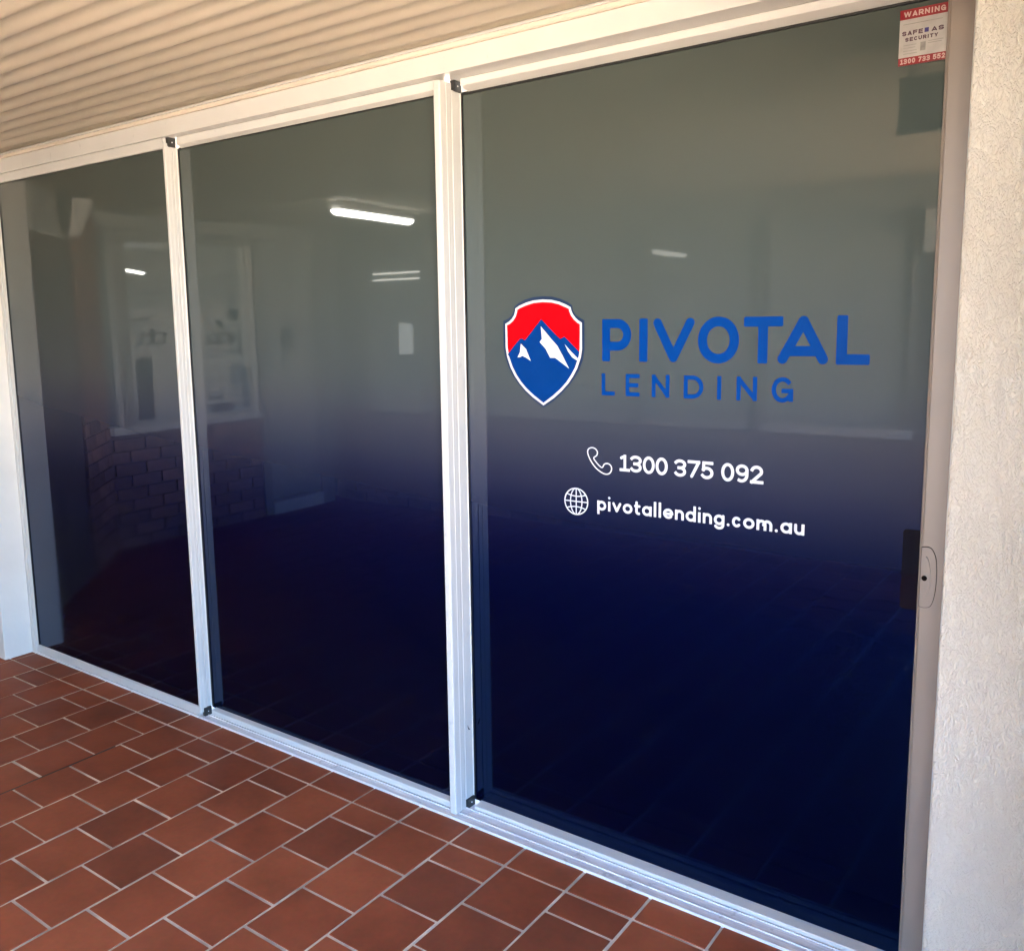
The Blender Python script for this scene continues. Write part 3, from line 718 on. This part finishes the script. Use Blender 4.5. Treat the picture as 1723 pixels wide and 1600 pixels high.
for s_ in ([(2.7292, 1.4643), (2.7479, 1.4482), (2.7512, 1.4402), (2.7633, 1.4150), (2.7480, 1.4240), (2.7343, 1.4297), (2.7270, 1.4260), (2.7174, 1.4249), (2.7261, 1.4400)],
           [(2.7971, 1.5125), (2.8277, 1.4814), (2.8515, 1.4577), (2.8700, 1.4280), (2.8887, 1.3959), (2.8433, 1.4250), (2.8273, 1.4248), (2.8127, 1.4497), (2.7926, 1.4689), (2.8003, 1.4769)],
           [(2.8746, 1.4629), (2.8946, 1.4434), (2.9170, 1.4240), (2.9170, 1.4165), (2.8984, 1.4267), (2.8855, 1.4422)]):
    sticker('snow_patch', s_, YI - 0.00016, 'vinyl_white', em)

# security sticker in the top right corner
sx0, sx1, sz0, sz1 = 3.6982, 3.7906, 2.0470, 2.1585
rect = lambda a, b2, c2, d: [(a, c2), (b2, c2), (b2, d), (a, d)]
def thick(name, x0, x1, z0, z1, y0, y1, ma, parent): return obj(name, bx(x0, x1, y0, y1, z0, z1), ma, parent)
st = thick('warning_sticker', sx0, sx1, sz0, sz1, Y3 - 0.0006, Y3 - 0.0001, 'stick_white', p3)
tag(st, 'red and white security warning sticker in the top corner of the glass')
ys_ = Y3 - 0.0008
sticker('header_band', rect(sx0, sx1, 2.1388, sz1), ys_, 'stick_red', st)
sticker('footer_band', rect(sx0, sx1, sz0, 2.0628), ys_, 'stick_red', st)
def line_of(text, x0, x1, z0, z1, w_, ma, name, spc=0.16, wdt=None, y_=ys_ - 0.0001):
    i_ = Ink(y_)
    H_ = z1 - z0
    ws = [{'I': .30, '1': .52, 'W': 1.0, ' ': .30, 'J': .5}.get(c, .66) for c in text]
    tot_ = sum(ws) + spc * (len(text) - 1); sc = (x1 - x0) / tot_
    xx = x0
    for c, q in zip(text, ws):
        if c == '#': i_.poly(rect(xx, xx + q * sc, z0 - H_ * .1, z1))
        elif c != ' ': put(i_, c, xx, xx + q * sc, z0, z1, w_)
        xx += (q + spc) * sc
    return obj(name, i_.bm, ma, st)
line_of('WARNING', 3.7055, 3.7850, 2.1432, 2.1542, 0.0026, 'stick_letter', 'warning_word')
line_of('1300 733 552', 3.7025, 3.7875, 2.0500, 2.0602, 0.0023, 'stick_letter', 'alarm_number')
line_of('SAFE', 3.7035, 3.7435, 2.1065, 2.1155, 0.0023, 'stick_ink', 'security_name')
line_of('#', 3.7465, 3.7545, 2.1080, 2.1160, 0.0018, 'stick_navy', 'security_mark')
line_of('AS', 3.7600, 3.7830, 2.1065, 2.1155, 0.0023, 'stick_ink', 'security_name')
line_of('SECURITY', 3.7100, 3.7725, 2.0945, 2.1022, 0.0020, 'stick_ink', 'security_name')
i_ = Ink(ys_ - 0.0001)
for z_, a, b2 in ((2.1290, 3.7050, 3.7800), (2.0870, 3.7070, 3.7320), (2.0815, 3.7070, 3.7300), (2.0755, 3.7070, 3.7330), (2.0700, 3.7070, 3.7340), (2.0890, 3.7550, 3.7830), (2.0850, 3.7540, 3.7800)):
    i_.stroke([(a, z_), (b2, z_)], 0.0011, None)
i_.poly(rect(3.7400, 3.7500, 2.0720, 2.0890))
tag(obj('fine_print', i_.bm, 'stick_grey', st), kind='stuff')

# ================================================================== THE REST OF THE WALKWAY (seen in the glass)
def bricks_on(parent, A, B_, z0, z1, nrm, holes=()):
    """single bricks as children along the wall line A-B, face normal nrm"""
    L_ = (Vector(B_) - Vector(A)).length; d = (Vector(B_) - Vector(A)) / L_
    ang = math.atan2(d.y, d.x)
    bw, bh, jt = 0.230, 0.076, 0.010
    if 'brick' not in mesh_cache:
        b2 = bx(-bw / 2, bw / 2, -0.012, 0.012, -bh / 2, bh / 2, bev=0.002)
        me = bpy.data.meshes.new('brick'); b2.to_mesh(me); b2.free(); me.materials.append(M['brick']); mesh_cache['brick'] = me
    k = 0; z = z0
    while z + bh <= z1 + 0.001:
        s = -(bw + jt) / 2 if k % 2 else 0.0
        while s < L_ - 0.02:
            a, b3 = max(s, 0), min(s + bw, L_)
            mid = (a + b3) / 2
            if b3 - a > 0.03 and not any(h0 < mid < h1 and g0 < z + bh / 2 < g1 for h0, h1, g0, g1 in holes):
                o = bpy.data.objects.new('brick', mesh_cache['brick']); C.objects.link(o); o.parent = parent
                p = Vector((A[0], A[1], 0)) + Vector((d.x, d.y, 0)) * mid + Vector((nrm[0], nrm[1], 0)) * random.uniform(-.001, .002)
                o.location = p + Vector((0, 0, z + bh / 2)) - origin(parent)
                o.rotation_euler = (0, 0, ang); o.scale = ((b3 - a) / bw, 1, 1)
            s += bw + jt
        z += bh + jt; k += 1

# splayed brick wall between pier and left shop
q = 1 / math.sqrt(2)
sp = tag(obj('splayed_brick_wall', prism([(-1.47, -1.21), (-1.06, -0.80), (-1.20, -0.66), (-1.62, -1.08)], 'Z', -0.02, 2.30), 'mortar'), 'narrow splayed red brick wall between pier and corner shop', 'wall')
bricks_on(sp, (-1.47, -1.21), (-1.06, -0.80), 0.0, 2.27, (q, -q))
dd = tag(obj('service_door', prism([(-1.05, -0.785), (-0.42, -0.155), (-0.42, 0.0), (-1.14, -0.70)], 'Z', -0.02, 2.04), 'service'), 'brown flush service door beside the splayed brick wall', 'door')  # plain brown panel put in where the splay is taken to be brick
tag(obj('door_lintel', prism([(-1.05, -0.785), (-0.42, -0.155), (-0.42, 0.0), (-1.14, -0.70)], 'Z', 2.042, 2.30), 'greywall'), 'grey band of wall over the brown service door', 'wall')

# corner shop wall facing +x
ws_ = tag(obj('corner_shop_wall', bx(XL - 0.11, XL - 0.014, -2.437, -1.20, -0.02, 0.79), 'mortar'), 'low brick wall under the corner shop window', 'wall')
bricks_on(ws_, (XL - 0.012, -2.43), (XL - 0.012, -1.22), 0.0, 0.79, (1, 0))
swt = thing('shop_window', (XL, -1.90, 0.79), 'white framed window of the corner shop with posters and bracketed lettering', 'window')
obj('window_sill', bx(XL - 0.10, XL + 0.03, -2.437, -1.23, 0.795, 0.850, bev=.004), 'offwhite', swt)
obj('window_frame', bx(XL - 0.08, XL, -1.42, -1.33, 0.852, 2.12), 'dimframe', swt)
obj('window_frame', bx(XL - 0.08, XL, -2.42, -2.37, 0.852, 2.12), 'offwhite', swt)
obj('window_frame', bx(XL - 0.08, XL, -2.42, -1.33, 2.122, 2.17), 'dimframe', swt)
pn = obj('window_pane', bx(XL - 0.05, XL - 0.045, -2.37, -1.42, 0.852, 2.12), 'glass', swt)
obj('poster_board', bx(XL - 0.0445, XL - 0.0435, -2.20, -1.43, 0.90, 1.66), 'white', swt)
for nme, y0, y1, z0, z1, ma in (('poster', -1.60, -1.47, 0.88, 1.31, 'print_dark'), ('poster', -2.36, -2.19, 1.07, 1.21, 'poster_blue'), ('poster', -2.36, -2.30, 0.88, 1.05, 'poster_blue'), ('poster', -2.30, -2.20, 1.56, 1.64, 'print_dark'), ('poster', -2.20, -2.00, 0.88, 0.94, 'print_dark'), ('poster', -2.12, -1.98, 0.97, 1.00, 'poster_blue')):
    obj(nme, bx(XL - 0.0430, XL - 0.041, y0, y1, z0, z1), ma, swt)
br = bmesh.new()
for y0, y1, z0, z1 in ((-1.425, -1.405, 1.41, 1.58), (-1.60, -1.425, 1.565, 1.58), (-2.31, -2.29, 1.32, 1.49), (-2.29, -2.18, 1.32, 1.335), (-2.26, -2.00, 1.385, 1.405), (-2.03, -2.0, 1.405, 1.46), (-2.13, -2.08, 1.405, 1.45), (-2.25, -2.19, 1.405, 1.46), (-2.22, -2.05, 1.45, 1.47), (-2.15, -2.08, 1.50, 1.56), (-1.73, -1.50, 1.40, 1.412), (-1.73, -1.52, 1.47, 1.482), (-1.64, -1.60, 1.412, 1.51), (-1.73, -1.71, 1.412, 1.47), (-1.55, -1.53, 1.412, 1.47)):
    box(br, XL - 0.0405, XL - 0.039, y0, y1, z0, z1)
obj('window_lettering', br, 'print_dark', swt)
sd_ = thing('shop_entrance', (XL, -2.78, 0.0), 'pale painted door of the corner shop with a small dark plate', 'entrance')
obj('door_leaf', bx(XL - 0.07, XL - 0.03, -3.06, -2.52, 0.12, 2.06), 'greywall', sd_)
obj('door_frame_post', bx(XL - 0.10, XL, -2.518, -2.44, 0.0, 2.18), 'dimframe', sd_)
obj('door_frame_post', bx(XL - 0.10, XL, -3.20, -3.062, 0.0, 2.18), 'dimframe', sd_)
obj('door_step', bx(XL - 0.10, XL + 0.01, -3.06, -2.52, 0.0, 0.10), 'offwhite', sd_)
obj('door_plate', bx(XL - 0.03, XL - 0.026, -2.82, -2.69, 1.32, 1.49), 'print_dark', sd_)
obj('transom', bx(XL - 0.09, XL - 0.01, -3.06, -2.52, 2.062, 2.18), 'greywall', sd_)
tag(obj('shop_fascia', bx(XL - 0.11, XL - 0.004, -3.34, -1.20, 2.181, 2.31), 'greywall'), 'grey fascia band over the corner shop window and door', 'wall')
tag(obj('shop_interior', bx(-5.6, -5.5, -8.1, 0.6, -0.02, 2.39), 'shopint'), 'dim back wall inside the corner shop', 'wall')

# opposite shops, wall facing +y
ow = tag(obj('opposite_brick_wall', bx(XL - 0.1, 3.32, YB - 0.10, YB - 0.014, -0.02, 0.79), 'mortar'), 'low red brick wall under the opposite shop windows', 'wall')
bricks_on(ow, (XL + 0.02, YB - 0.012), (0.9, YB - 0.012), 0.0, 0.79, (0, 1))
for n2, (xa, xb) in enumerate(((-1.14, -0.50), (-0.30, 1.33), (1.36, 2.17), (2.20, 3.05))):
    wn = thing('opposite_window', ((xa + xb) / 2, YB, 0.79), ['small window of the opposite shop with a half-drawn blind', 'wide window of the opposite shop next to the small blind window', 'opposite shop window between two pale mullions', 'opposite shop window nearest the open end'][n2], 'window', 'windows of the opposite shop')
    obj('window_sill', bx(xa - 0.10, xb - 0.002 + 0.02, YB - 0.10, YB + 0.025, 0.795, 0.850, bev=.004), 'offwhite', wn)
    obj('window_frame', bx(xb - 0.02, xb + 0.02, YB - 0.08, YB, 0.852, 2.10), 'dimframe', wn)
    obj('window_frame', bx(xa, xa + 0.02, YB - 0.08, YB, 0.852, 2.10), 'dimframe', wn)
    obj('window_pane', bx(xa + 0.02, xb - 0.02, YB - 0.05, YB - 0.045, 0.852, 2.10), 'glass', wn)
    if n2 == 0:
        obj('blind', bx(xa + 0.05, xb - 0.08, YB - 0.075, YB - 0.07, 1.52, 1.82), 'greywall', wn)
        obj('lit_panel', bx(-0.81, -0.66, YB - 0.044, YB - 0.040, 1.26, 1.51), 'screen', wn)  # emission stands in for a bright opening seen through the window
        for zz in (1.86, 1.91): obj('shelf_light', bx(xa + 0.06, xb - 0.07, YB - 0.044, YB - 0.038, zz, zz + 0.012), 'tube_dim', wn)  # thin strips made to glow for the same brightness, no lamps here
tag(obj('opposite_fascia', bx(XL - 0.1, 3.32, YB - 0.11, YB - 0.004, 2.102, 2.31), 'greywall'), 'grey fascia band over the opposite shop windows', 'wall')
tag(obj('wall_pier', bx(-0.498, -0.302, YB - 0.11, YB - 0.004, 0.852, 2.10), 'greywall'), 'grey wall strip between the opposite windows', 'wall')
tag(obj('wall_pier', bx(XL - 0.1, -1.142, YB - 0.11, YB - 0.004, 0.852, 2.10), 'greywall'), 'grey wall strip at the corner of the two shops', 'wall')
tag(obj('end_wall', bx(3.072, 3.32, YB - 0.11, YB - 0.004, 0.795, 2.10), 'dimwall'), 'dark end wall of the opposite shop', 'wall')
tag(obj('opposite_interior', bx(-5.5, 3.32, -8.1, -8.0, -0.02, 2.35), 'shopint'), 'dim back wall inside the opposite shop', 'wall')
tag(obj('shop_side_wall', bx(3.22, 3.318, -8.0, YB - 0.115, -0.02, 2.39), 'dimwall'), 'dark side wall of the opposite shop towards the open court', 'wall')
tag(obj('shop_floor', bx(-5.5, 3.32, -8.0, YB - 0.12, -0.02, -0.004), 'shopint'), kind='structure')
tag(obj('corner_shop_floor', bx(-5.5, XL - 0.42, YB - 0.11, -0.3, -0.02, -0.004), 'shopint'), kind='structure')
tag(obj('shop_ceiling', bx(-5.5, 3.32, -8.0, YB - 0.12, 2.33, 2.39), 'shopint'), kind='structure')
tag(obj('corner_shop_ceiling', bx(-5.5, XL - 0.42, YB - 0.11, -0.3, 2.33, 2.39), 'shopint'), kind='structure')
tag(obj('meter_box', bx(3.10, 3.30, YB - 0.003, YB + 0.10, 1.86, 2.09, bev=0.006), 'offwhite'), 'white meter box on the dark end wall', 'box')

# batten lights
def batten(c, L_, ang, label, ma='tube', r=0.034):
    t = thing('batten_light', c, label, 'light', 'fluorescent batten lights')
    b2 = bmesh.new()
    n = 12
    rings = []
    for u, s in ((-1, .55), (-.97, .85), (-.93, 1), (.93, 1), (.97, .85), (1, .55)):
        rings.append([b2.verts.new((s * r * 1.25 * math.cos(math.pi + math.pi * k / n), u * L_ / 2, s * r * math.sin(math.pi + math.pi * k / n))) for k in range(n + 1)])
    for i in range(len(rings) - 1):
        for k in range(n): b2.faces.new((rings[i][k], rings[i][k + 1], rings[i + 1][k + 1], rings[i + 1][k]))
    b2.faces.new(rings[0]); b2.faces.new(rings[-1])
    for i in range(len(rings) - 1): b2.faces.new((rings[i][0], rings[i + 1][0], rings[i + 1][-1], rings[i][-1]))
    bmesh.ops.recalc_face_normals(b2, faces=b2.faces)
    me = bpy.data.meshes.new('diffuser'); b2.to_mesh(me); b2.free(); me.materials.append(M[ma])
    o = bpy.data.objects.new('diffuser', me); C.objects.link(o); o.parent = t
    b3 = bx(-0.04, 0.04, -L_ / 2 * .96, L_ / 2 * .96, 0.001, 0.045)
    me = bpy.data.meshes.new('base'); b3.to_mesh(me); b3.free(); me.materials.append(M['white'])
    o = bpy.data.objects.new('base', me); C.objects.link(o); o.parent = t
    t.rotation_euler = (0, 0, ang)
batten((-0.06, -2.31, 2.232), 0.86, R(-7), 'lit batten light on the walkway soffit')
batten((-4.75, -3.60, 2.12), 0.85, R(-42), 'lit batten light inside the corner shop', 'tube_small', 0.026)
batten((-0.02, -6.65, 2.19), 0.95, R(-4), 'lit batten light inside the opposite shop', 'tube_dim', 0.04)

# speaker on the splayed wall, hanging sign
b = bmesh.new()
tp = [(-0.11, 0), (0.11, 0), (0.11, -0.13), (-0.11, -0.13)]; bt = [(-0.05, 0), (0.05, 0), (0.05, -0.07), (-0.05, -0.07)]
T = [b.verts.new((x_ - 0.98, y_ - 0.73, 2.27)) for x_, y_ in tp]; T2 = [b.verts.new((x_ - 0.98, y_ - 0.73, 2.22)) for x_, y_ in tp]; Bt = [b.verts.new((x_ - 0.98, y_ - 0.73, 2.06)) for x_, y_ in bt]
for P_, Q_ in ((T, T2), (T2, Bt)):
    for i in range(4): b.faces.new((P_[i], P_[(i + 1) % 4], Q_[(i + 1) % 4], Q_[i]))
b.faces.new(T); b.faces.new(Bt)
bmesh.ops.recalc_face_normals(b, faces=b.faces)
tag(obj('wall_speaker', b, 'offwhite'), 'white tapered loudspeaker under the soffit at the splayed wall', 'speaker')
hg = thing('hanging_sign', (3.66, -0.60, 2.05), 'dark hanging sign with pale arrow under the soffit', 'sign')
obj('board', bx(3.52, 3.80, -0.62, -0.60, 2.05, 2.21), 'darkdoor', hg)
obj('arrow', prism([(3.588, 2.13), (3.66, 2.195), (3.66, 2.065)], 'Y', -0.5995, -0.598), 'offwhite', hg)
obj('bracket', bx(3.54, 3.552, -0.616, -0.604, 2.211, 2.285), 'black', hg)
obj('bracket', bx(3.77, 3.782, -0.616, -0.604, 2.211, 2.285), 'black', hg)
